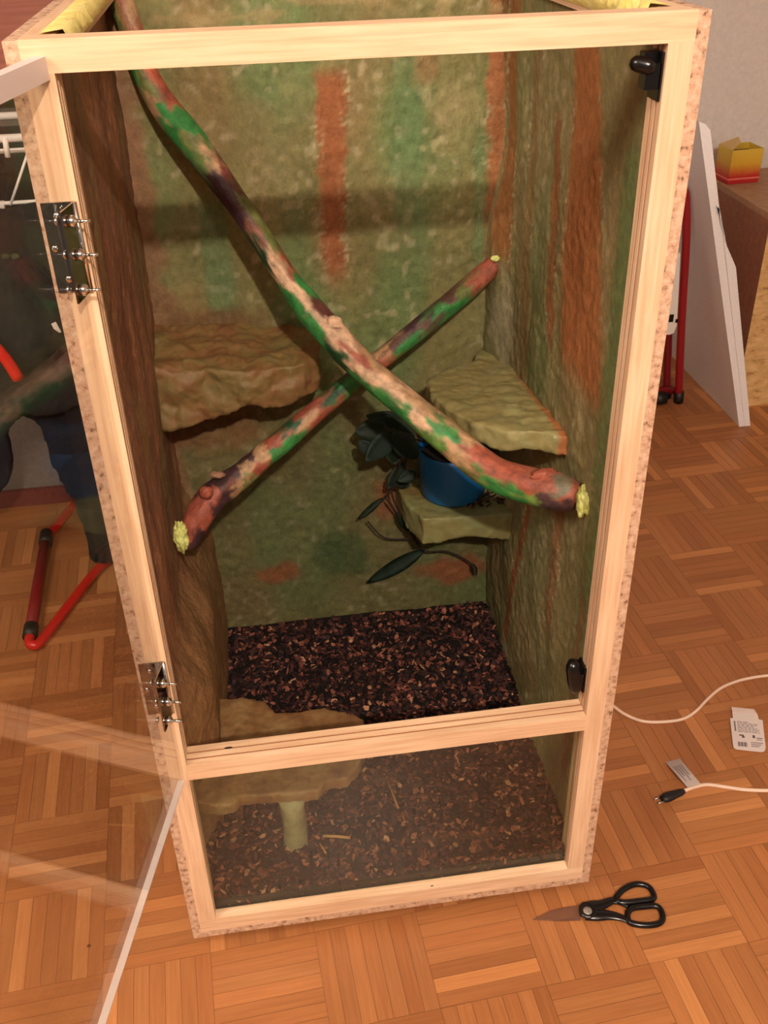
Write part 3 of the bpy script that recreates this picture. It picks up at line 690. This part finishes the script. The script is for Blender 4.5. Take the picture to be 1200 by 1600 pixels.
# ------------------------------------------------------------------ potted plant
pp = Vector((.492, .535, .420))
plant = thing('potted_plant', 'dark trailing plant in a round blue pot standing on the lower shelf', 'plant', pp)
bm = bmesh.new(); prof = [(.052, 0), (.056, .006), (.0590, .05), (.0600, .082), (.0610, .092), (.058, .092), (.056, .04), (.05, .012)]
sg = 40; rg = [[bm.verts.new((math.cos(2*math.pi*k/sg)*r, math.sin(2*math.pi*k/sg)*r, z)) for k in range(sg)] for r, z in prof]
for i in range(len(rg)-1):
    for k in range(sg): bm.faces.new((rg[i][k], rg[i][(k+1) % sg], rg[i+1][(k+1) % sg], rg[i+1][k]))
bm.faces.new(rg[0][::-1]); bm.faces.new(rg[-1])
obj('pot', bm, 'blue', plant, smooth=True)
bm = bmesh.new(); bmesh.ops.create_circle(bm, cap_ends=True, radius=.057, segments=24, matrix=Matrix.Translation((0, 0, .074))); obj('potting_soil', bm, 'soil', plant)
def leaf(tip, base, wid, mat, fold=.25, nrm=Vector((0, -1, .5))):
    tip = Vector(tip); base = Vector(base); ax = tip-base; Ln = ax.length; ax.normalize(); sd = ax.cross(nrm).normalized(); up = sd.cross(ax).normalized()
    bm = bmesh.new(); n = 9; rows = []
    for i in range(n+1):
        s = i/n; w_ = wid*math.sin(math.pi*min(1, s*.96+.02))**.75*(1-.25*s)
        row = []
        for k in (-1, -.5, 0, .5, 1):
            row.append(bm.verts.new(base-pp+ax*(Ln*s)+sd*(w_*k)+up*(fold*w_*abs(k)-.10*Ln*s*s)))
        rows.append(row)
    for i in range(n):
        for k in range(4): bm.faces.new((rows[i][k], rows[i][k+1], rows[i+1][k+1], rows[i+1][k]))
    r = bmesh.ops.solidify(bm, geom=bm.faces[:], thickness=.0006)
    return obj('leaf', bm, mat, plant, smooth=True)
def pt(px, py, y): return at(px, py, 'y', y)
lv = [((556, 676), (605, 668), .022, 'leaf', .50), ((572, 722), (618, 672), .020, 'leafb', .47), ((618, 728), (612, 668), .022, 'leaf', .48), ((655, 716), (612, 676), .022, 'leafb', .46),
      ((600, 652), (648, 690), .018, 'leaf', .52), ((575, 650), (640, 660), .016, 'leaf', .55), ((574, 913), (664, 858), .016, 'leafb', .56), ((640, 760), (612, 742), .013, 'leaf', .53), ((607, 765), (632, 722), .013, 'leaf', .52),
      ((560, 812), (598, 778), .007, 'leaf', .55), ((640, 832), (620, 800), .008, 'leaf', .55), ((745, 900), (738, 880), .006, 'leaf', .57), ((622, 752), (650, 738), .012, 'leafb', .50), ((590, 712), (560, 690), .014, 'leafb', .49)]
for a_, b_, wd, mt, y in lv: leaf(pt(*a_, y), pt(*b_, y+.01), wd, mt)
for path in ([(612, 670, .47), (625, 720, .50), (612, 770, .55), (640, 830, .56), (664, 860, .56), (700, 862, .57), (735, 880, .575), (742, 898, .57)], [(640, 690, .50), (628, 740, .53), (600, 780, .555), (565, 805, .57)],
             [(575, 815, .57), (600, 840, .57), (640, 842, .565)], [(600, 775, .56), (630, 815, .56), (655, 850, .56)], [(600, 668, .47), (660, 690, .49), (690, 688, .53)]):
    tube_obj('stem', smooth_path([pt(*q) for q in path], 5), .0016, 'twig', plant, 6)

# ------------------------------------------------------------------ scissors
def fl(x, y, z=.004): return at(900+x/4, 1280+y/4, 'z', z)
sc0 = at(918, 1424, 'z', 0)
sc = thing('scissors', 'black-handled kitchen scissors lying closed on the parquet', 'scissors', sc0)
def sflat(name, pts, z0, z1, mat, parent=sc, bevel=0):
    bm = bmesh.new(); prism(bm, [at(x, y, 'z', z0) for x, y in pts], wloc(parent), (0, 0, z1-z0)); return obj(name, bm, mat, parent, bevel=bevel)
bl = plain('dark_steel_blade', (150, 124, 112), .3, 1)
sflat('blade', [(835, 1437), (858, 1425), (885, 1418), (906, 1416), (910, 1434), (870, 1438)], .0035, .0055, bl)
sflat('blade', [(833, 1437), (850, 1433), (905, 1428), (908, 1438.5), (870, 1439.5)], .001, .003, bl)
def handle(loop, arm, z):
    bm = bmesh.new(); o = wloc(sc); P = smooth_path([fl(*q, z) for q in loop]+[fl(*loop[0], z)], 4)[:-1]
    tube(bm, P, .0047, o, 10, closed=True)
    A = smooth_path([fl(*q, z) for q in arm], 4); tube(bm, A, [.012-.0072*k/(len(A)-1) for k in range(len(A))], o, 10, flat=.5)
    obj('handle', bm, 'black', sc, smooth=True)
handle([(250, 490), (295, 440), (370, 407), (445, 418), (480, 460), (482, 498), (400, 512), (310, 522), (262, 515)], [(60, 560), (110, 545), (160, 535), (215, 512), (262, 500)], .0055)
handle([(322, 590), (350, 558), (430, 546), (510, 546), (542, 600), (530, 645), (470, 662), (390, 660), (330, 640)], [(60, 590), (130, 600), (200, 600), (270, 612), (330, 635)], .0045)
for q in ([(225, 520), (270, 524), (325, 548)], [(150, 560), (170, 580), (200, 600)]):
    tube_obj('handle_web', smooth_path([fl(*v, .005) for v in q], 4), .003, 'black', sc, 8)
bm = bmesh.new(); c = at(918, 1424, 'z', .006); tube(bm, [c, c+Vector((0, 0, .004)), c+Vector((0, 0, .005))], [.0135, .0135, .012], sc0, 24); obj('pivot_housing', bm, 'black', sc, smooth=False)
bm = bmesh.new(); c = at(918, 1423, 'z', .011); tube(bm, [c, c+Vector((0, 0, .0012))], [.0072, .006], sc0, 20); obj('pivot_cap', bm, plain('grey_cap', (170, 166, 160), .3, .6), sc, smooth=True)

# ------------------------------------------------------------------ cords, labels on the floor
c1 = [(930, 1080), (958, 1103), (978, 1117), (1005, 1127), (1035, 1128), (1065, 1124), (1085, 1113), (1105, 1093), (1125, 1076), (1150, 1065), (1175, 1059), (1205, 1055), (1260, 1050)]
tag(tube_obj('power_cord', smooth_path([at(*q, 'z', .0032) for q in c1], 6), .0030, 'cord'), 'white cable curving away from behind the terrarium, no plug showing', 'cable')
c2 = [(1067, 1236), (1085, 1230), (1105, 1226), (1135, 1230), (1165, 1234), (1205, 1235), (1260, 1230)]
k0 = at(1046, 1243, 'z', 0)
cord = thing('plug_cord', 'white cable ending in a black mains plug, with a paper tag', 'cable', k0)
tube_obj('cord', smooth_path([at(*q, 'z', .0032) for q in c2], 6), .0032, 'cord', cord)
a_ = at(1069, 1236, 'z', .006); b_ = at(1034, 1249, 'z', .007); pl = [a_.lerp(b_, k/7) for k in range(8)]
tube_obj('plug', pl, [.0045, .0065, .007, .0075, .0085, .009, .0085, .006], 'blackmat', cord, 12, flat=.75)
dv = (b_-a_).normalized(); sv = dv.cross(Vector((0, 0, 1)))
for s in (-1, 1): tube_obj('prong', [b_+sv*s*.005+dv*-.002, b_+sv*s*.005+dv*.012], .0015, 'steel', cord, 8)
def curl(name, quad, parent, mat, zf, nu=4, nv=10, th=.0005):
    "paper: quad corners (px) tl tr br bl, lifted by zf(v)"
    bm = bmesh.new(); g = []; off = wloc(parent) if parent else Vector((0, 0, 0))
    for j in range(nv+1):
        v = j/nv; row = []
        for i in range(nu+1):
            u = i/nu; x = (quad[0][0]*(1-u)+quad[1][0]*u)*(1-v)+(quad[3][0]*(1-u)+quad[2][0]*u)*v; y = (quad[0][1]*(1-u)+quad[1][1]*u)*(1-v)+(quad[3][1]*(1-u)+quad[2][1]*u)*v
            row.append(bm.verts.new(at(x, y, 'z', zf(u, v))-off))
        g.append(row)
    for j in range(nv):
        for i in range(nu): bm.faces.new((g[j][i], g[j][i+1], g[j+1][i+1], g[j+1][i]))
    bmesh.ops.solidify(bm, geom=bm.faces[:], thickness=th)
    return obj(name, bm, mat, parent)
tagz = lambda u, v: .004+.012*math.sin(math.pi*min(1, max(0, v)))
tagq = [(1040, 1191), (1062, 1185), (1096, 1226), (1075, 1231)]
tg = curl('paper_tag', tagq, cord, 'paper', tagz)
for k in range(4):
    u0 = .22+.17*k; L4 = lambda u, v: (tagq[0][0]*(1-u)*(1-v)+tagq[1][0]*u*(1-v)+tagq[2][0]*u*v+tagq[3][0]*(1-u)*v, tagq[0][1]*(1-u)*(1-v)+tagq[1][1]*u*(1-v)+tagq[2][1]*u*v+tagq[3][1]*(1-u)*v)
    q = [L4(u0, .2), L4(u0+.05, .2), L4(u0+.05, .78-.1*(k % 2)), L4(u0, .78-.1*(k % 2))]
    curl('print_line', q, tg, 'ink', lambda u, v: tagz(0, .2+.55*v)+.0007, 1, 8, .0001)
# card with small print
cx_, cy_ = (1140, 1122), None
card0 = at(1168, 1145, 'z', 0)
card = thing('paper_card', 'white folded card with small grey print lying on the parquet', 'card', card0)
CQ = [(1140.5, 1121), (1192, 1126), (1198, 1174), (1146, 1170)]
pts = [(1140.5, 1122.5), (1145, 1122.6), (1144, 1112.5), (1183, 1115.5), (1185.5, 1124.5), (1191.5, 1125.8), (1193, 1140), (1196.3, 1169), (1194.5, 1174), (1190, 1175.5), (1149.5, 1171), (1146, 1168.5), (1145, 1163)]
sflat('card_sheet', pts, .003, .0038, 'paper', card)
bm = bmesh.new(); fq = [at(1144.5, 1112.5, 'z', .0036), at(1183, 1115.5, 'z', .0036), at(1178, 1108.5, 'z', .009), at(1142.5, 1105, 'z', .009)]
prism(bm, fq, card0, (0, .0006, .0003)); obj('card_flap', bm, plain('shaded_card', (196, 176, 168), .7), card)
def cu(u, v):
    a = Vector(CQ[0]).lerp(Vector(CQ[1]), u); b = Vector(CQ[3]).lerp(Vector(CQ[2]), u); p = a.lerp(b, v); return (p.x, p.y)
def pr(name, u0, u1, v0, v1, mat='ink'):
    return sflat(name, [cu(u0, v0), cu(u1, v0), cu(u1, v1), cu(u0, v1)], .0039, .0041, mat, card)
rl = random.Random(2)
for k in range(8):
    v = .10+.045*k; u = .2; e_ = .55 if k == 0 else (.86 if k not in (3,) else .7)
    while u < e_-.04:
        w_ = rl.uniform(.05, .16); pr('print_word', u, min(u+w_, e_), v, v+.018); u += w_+.025
pr('print_bar', .10, .15, .10, .42); 
pr('print_symbol', .22, .36, .52, .56, 'ink2'); pr('print_symbol', .30, .38, .56, .62, 'ink2'); pr('print_symbol', .62, .70, .51, .60, 'ink2'); pr('print_word', .74, .92, .58, .61); pr('print_word', .74, .90, .64, .66)
for k in range(9): pr('barcode_bar', .16+.032*k, .16+.032*k+(.02 if k % 3 else .028), .76, .90, 'ink2' if k % 3 == 0 else 'ink')
for k in range(3): pr('print_word', .55, .92-.06*k, .74+.06*k, .765+.06*k)

# ------------------------------------------------------------------ behind, right side
cab = thing('chipboard_cabinet', 'low chipboard cabinet standing against the back wall at right', 'cabinet', (1.9, 1.72, 0))
box('side_board', (1.535, 1.551, 1.50, 1.94, 0, .545), 'shadedboard', cab)
box('front_board', (1.551, 2.3, 1.50, 1.516, 0, .545), 'osb', cab)
box('front_edge', (1.535, 1.551, 1.498, 1.50, 0, .545), 'osb', cab)
box('top_board', (1.535, 2.3, 1.498, 1.945, .545, .561), 'tanboard', cab)
box('side_board', (2.284, 2.3, 1.516, 1.94, 0, .545), 'shadedboard', cab)
# yellow carton
yb = Vector((1.595, 1.84, .561))
def carton_mat():
    Mt, nt, b = newmat('yellow_red_carton'); tc = N(nt, 'ShaderNodeTexCoord'); sp = N(nt, 'ShaderNodeSeparateXYZ'); L(nt, tc.outputs['Object'], sp.inputs[0])
    mr = N(nt, 'ShaderNodeMapRange'); mr.inputs[1].default_value = 0; mr.inputs[2].default_value = .096; L(nt, sp.outputs[2], mr.inputs[0])
    n = N(nt, 'ShaderNodeTexNoise', i_Scale=60.0); L(nt, tc.outputs['Object'], n.inputs['Vector'])
    ad = N(nt, 'ShaderNodeMath', operation='MULTIPLY_ADD'); L(nt, n.outputs[0], ad.inputs[0]); ad.inputs[1].default_value = .12; L(nt, mr.outputs[0], ad.inputs[2])
    c = ramp(nt, ad.outputs[0], [(.08, (176, 30, 34)), (.28, (186, 44, 34)), (.42, (196, 108, 44)), (.62, (204, 158, 44)), (1.0, (206, 172, 62))])
    L(nt, c, b.inputs['Base Color']); b.inputs['Roughness'].default_value = .4; return Mt
M['carton'] = carton_mat()
bxx = thing('small_carton', 'small yellow and red open cardboard carton on top of the cabinet', 'carton', yb); bxx.rotation_euler = (0, 0, .06)
h = .094; a = .048; d = .040
bm = bmesh.new()
for (x0, x1, y0, y1) in ((-a, a, -d, -d+.001), (-a, a, d-.001, d), (-a, -a+.001, -d, d), (a-.001, a, -d, d), (-a, a, -d, d)):
    if y1-y0 > .01 and x1-x0 > .01: bx(bm, x0, x1, y0, y1, 0, .001)
    else: bx(bm, x0, x1, y0, y1, 0, h)
obj('carton_body', bm, 'carton', bxx)
bm = bmesh.new(); prism(bm, [(-a, d, h), (-a, -d, h), (.0, d*.1, h+.008), (.01, d, h+.016)], Vector((0, 0, 0)), (0, 0, .001)); obj('carton_flap', bm, plain('carton_flap_tan', (196, 164, 104), .6), bxx)
bm = bmesh.new(); bx(bm, -a+.001, a-.001, -d+.001, d-.001, h-.02, h-.018); obj('carton_inner_shade', bm, 'soil', bxx)  # near-black sheet below the rim stands in for shade inside the carton
bm = bmesh.new(); bx(bm, -a-.0008, a+.0008, -d-.0012, -d, .012, .016); bx(bm, -a-.0012, -a, -d-.0008, d, .012, .016); obj('carton_stripe', bm, plain('pink_stripe', (226, 120, 110), .5), bxx)
# polystyrene panel: profile of its front edge in the plane y = 1.385, swept back
A = [at(*q, 'y', 1.385) for q in ((1155, 667), (1163.5, 666), (1135, 420), (1110, 203), (1101, 193), (1092, 190))]
st = thing('insulation_board', 'white polystyrene board leaning beside the cabinet, dark face towards terrarium', 'insulation board', (A[0].x, 1.385, 0))
def sweep(name, pts, dy, mat, parent):
    bm = bmesh.new(); prism(bm, pts, wloc(parent), (0, dy, 0)); return obj(name, bm, mat, parent, bevel=.0015)
for v in A: v.z = max(v.z, .0005)
sweep('board_sheet', A, .52, 'styro', st)
B = [at(*q, 'y', 1.385) for q in ((1164, 666), (1172.5, 665), (1150, 418), (1146, 408), (1136, 385), (1128, 362), (1120, 340), (1117.5, 320))]
B[0].z = B[1].z = .0005; B[0].x = A[1].x+.0006
for v in B[2:]: pass
Bp = B+[Vector((A[2].x+.0006+(A[3].x-A[2].x)*k, 1.385, A[2].z+(A[3].z-A[2].z)*k)) for k in (.45,)]+[Vector((A[2].x+.0012, 1.385, A[2].z))]
st2 = thing('insulation_board', 'lower broken-edged polystyrene piece lying against the tall board, nearest the cabinet', 'insulation board', (B[0].x, 1.385, 0))
sweep('board_sheet', Bp, .52, 'styro', st2)
# folded red chair with white panel
rc = thing('folding_chair', 'folded red tubular chair standing behind the terrarium, right of it', 'chair', (1.38, 1.57, 0))
for x, y in ((1.388, 1.563), (1.366, 1.60)):
    tube_obj('frame_tube', smooth_path([(x, y, .012), (x-.042, y-.031, .28), (x-.084, y-.063, .56), (x-.12, y-.07, .66), (x-.22, y-.07, .69), (x-.5, y-.07, .70)], 5), .011, 'midred' if y < 1.58 else 'darkred', rc, 12)
    tube_obj('rubber_foot', [(x+.001, y, 0), (x-.001, y, .035)], .0145, 'blackmat', rc, 12)
tube_obj('frame_tube', [(1.385, 1.58, .03), (1.31, 1.59, .035), (1.0, 1.60, .035)], .011, 'darkred', rc, 10)
tube_obj('rubber_foot', [(1.345, 1.56, .02), (1.31, 1.56, .02)], .019, 'blackmat', rc, 12)
wp = thing('white_panel', 'white plastic panel with black slots hanging between box and red tube', 'panel', (1.22, 1.46, .25))
bm = bmesh.new(); q = [at(*p, 'y', 1.45) for p in ((1055, 395), (1063, 395), (1061, 440), (1057.5, 508), (1053, 520), (1047, 523), (1020, 523), (1000, 400))]
prism(bm, q, wloc(wp), (0, .022, 0)); obj('panel_body', bm, 'white', wp, bevel=.002)
for p0, p1 in (((1046.5, 492), (1051.5, 503)), ((1056, 499), (1059.5, 504))):
    a0 = at(*p0, 'y', 1.448); a1 = at(*p1, 'y', 1.448); bm = bmesh.new(); o = wloc(wp); bx(bm, a0.x-o.x, a1.x-o.x, 1.4475-o.y, 1.4502-o.y, a1.z-o.z, a0.z-o.z); obj('slot', bm, 'black', wp)

# ------------------------------------------------------------------ behind, left side (seen through the door)
box_w = box('wooden_shelf_panel', (-1.9, .3, 1.12, 1.333, 1.035, 1.5), 'redwood', bevel=.003)
tag(box_w, 'red-brown wooden wall cabinet at the upper left behind the terrarium', 'wall cabinet')
ya = .95
ar = thing('clothes_airer', 'white wire clothes airer behind the terrarium, left of it', 'clothes airer', (-.55, 1.05, 0))
def bar(y, z, r, x0=-1.15, x1=.05, slope=0): tube_obj('rail', [(x0, y, z-slope), (x1, y, z+slope)], r, 'white', ar, 10)
bar(.95, .965, .007); bar(.95, .946, .0025); bar(1.03, .925, .0025); bar(.95, .852, .0085, -1.15, -.245); bar(.95, .8555, .0035, -.26, .05)
bar(1.15, .965, .007); bar(1.15, .852, .007)
tube_obj('wire', [(-.2348, .948, .852), (-.1826, .948, .945)], .0025, 'white', ar, 8)
tube_obj('wire', [(-.238, .948, .964), (-.262, .948, .926)], .0025, 'white', ar, 8)
tube_obj('clip', [(-.218, .945, .968), (-.220, .945, .935)], .005, 'white', ar, 8)
for x in (-1.15, .05):
    for y0, y1 in ((.80, 1.30), (1.30, .80)): tube_obj('leg', [(x, y0, .008), (x, y1, .97)], .008, 'white', ar, 10)
def cloth(name, label, cat, mat, x0, x1, y0, zt_, zbf, thick, seed, fold=.008):
    bm = bmesh.new(); nu, nv = 26, 34; rows = []
    for sgn in (-1, 1):
        for j in range(nv+1):
            v = j/nv; row = []
            for i in range(nu+1):
                u = i/nu; x = x0+(x1-x0)*u; zb = zbf(u); z = zt_+(zb-zt_)*v
                wv = fold*math.sin(u*16+seed+v*1.5)*(.3+v)+fold*noise.noise(Vector((u*4, v*4, seed)))
                edge = (1-abs(2*u-1)**6)*(1-(2*abs(v-.5))**8)
                row.append(bm.verts.new((x+.01*noise.noise(Vector((v*3, seed, 1)))*v, y0+wv+sgn*thick*(.25+.75*edge), z)))
            rows.append(row)
    h_ = nv+1
    for s0 in (0, h_):
        for j in range(nv):
            for i in range(nu): bm.faces.new((rows[s0+j][i], rows[s0+j][i+1], rows[s0+j+1][i+1], rows[s0+j+1][i]))
    for i in range(nu): bm.faces.new((rows[0][i], rows[0][i+1], rows[h_][i+1], rows[h_][i])); bm.faces.new((rows[nv][i], rows[nv][i+1], rows[h_+nv][i+1], rows[h_+nv][i]))
    for j in range(nv): bm.faces.new((rows[j][0], rows[j+1][0], rows[h_+j+1][0], rows[h_+j][0])); bm.faces.new((rows[j][nu], rows[j+1][nu], rows[h_+j+1][nu], rows[h_+j][nu]))
    o = obj(name, bm, mat, smooth=True)
    return tag(o, label, cat)
def garment(name, px, y, depth, mat, parent=None, disp=.02):
    bm = bmesh.new(); P = [at(*q, 'y', y) for q in px]
    for v in P: v.z = max(v.z, .012)
    prism(bm, P, wloc(parent) if parent else Vector((0, 0, 0)), (0, depth, 0)); bmesh.ops.triangulate(bm, faces=bm.faces)
    o = obj(name, bm, mat, parent, smooth=True)
    m_ = o.modifiers.new('r', 'REMESH'); m_.mode = 'VOXEL'; m_.voxel_size = .007; m_.use_smooth_shade = True
    m_ = o.modifiers.new('s', 'SMOOTH'); m_.iterations = 6
    m_ = o.modifiers.new('d', 'DISPLACE'); m_.texture = folds; m_.strength = disp; m_.mid_level = .5; m_.texture_coords = 'LOCAL'
    return o
folds = bpy.data.textures.new('folds', 'CLOUDS'); folds.noise_scale = .09; folds.noise_depth = 2
o = garment('jacket', [(-90, 322), (6, 334), (60, 322), (190, 318), (240, 600), (230, 640), (120, 634), (60, 652), (10, 650), (-90, 640)], .900, .028, 'darkcloth')
tag(o, 'black jacket hanging on the front rail of the airer', 'jacket')
bm = bmesh.new(); prism(bm, [at(*q, 'y', .882) for q in ((80, 506), (87, 503), (96, 519), (93, 520), (84, 514))], Vector((0, 0, 0)), (0, .001, 0)); obj('care_label', bm, 'white', o)
tag(cloth('shirt', '', '', 'darkcloth', -.75, -.01, 1.13, .950, lambda u: .52, .010, 4.0), 'dark shirt hanging on the rear rail of the airer, behind the jacket', 'shirt')
tr = thing('trousers', 'dark blue denim trousers hanging below the jacket, hem near the floor', 'trousers', (-.2, .97, .06))
garment('trouser_cloth', [(-90, 610), (200, 610), (222, 860), (150, 860), (137, 842), (125, 809), (116, 781), (103, 766), (81, 722), (66, 676), (52, 656), (35, 650), (19, 654), (10, 668), (6, 690), (14, 720), (16, 737), (12, 760), (0, 778), (-40, 800), (-90, 790)], .945, .045, 'jeans', tr)
garment('black_cuff', [(112, 782), (210, 782), (230, 885), (147, 883), (137, 874), (135, 838), (124, 806)], .938, .055, 'darkcloth', tr, .008)
# red chair at left
lc = thing('tubular_chair', 'red tubular metal chair under the airer, left of the terrarium', 'chair', (-.33, .9, 0))
zf = .011
tube_obj('frame_tube', smooth_path([(.02, 1.35, zf), (-.10, 1.20, zf), (-.223, 1.018, zf), (-.28, .885, zf), (-.325, .765, zf), (-.338, .742, zf+.002), (-.350, .748, zf+.004), (-.353, .775, zf+.006)], 5), .0105, 'red', lc, 12)
tube_obj('frame_tube', [(-.353, .775, .018), (-.361, .95, .020), (-.369, 1.137, .022)], .0125, 'darkred', lc, 12)
tube_obj('frame_tube', smooth_path([(-.369, 1.137, .018), (-.345, 1.21, .016), (-.318, 1.295, .014)], 4), .0105, 'red', lc, 12)
tube_obj('rubber_cap', [(-.352, .765, .018), (-.354, .80, .018)], .0155, 'blackmat', lc, 12)
tube_obj('rubber_cap', [(-.3665, 1.105, .022), (-.3695, 1.150, .022)], .0155, 'blackmat', lc, 12)
A0 = at(-60, 500, 'y', .86); A1 = at(0, 550, 'y', .86); A2 = at(29, 592, 'y', .86)
tube_obj('arm_tube', smooth_path([A0, A1, A2], 4), .0115, 'red', lc, 12)
tube_obj('upright_tube', smooth_path([A0, A0+Vector((-.06, .0, -.15)), (-.56, .88, .25), (-.58, .9, .012)], 5), .0105, 'red', lc, 12)
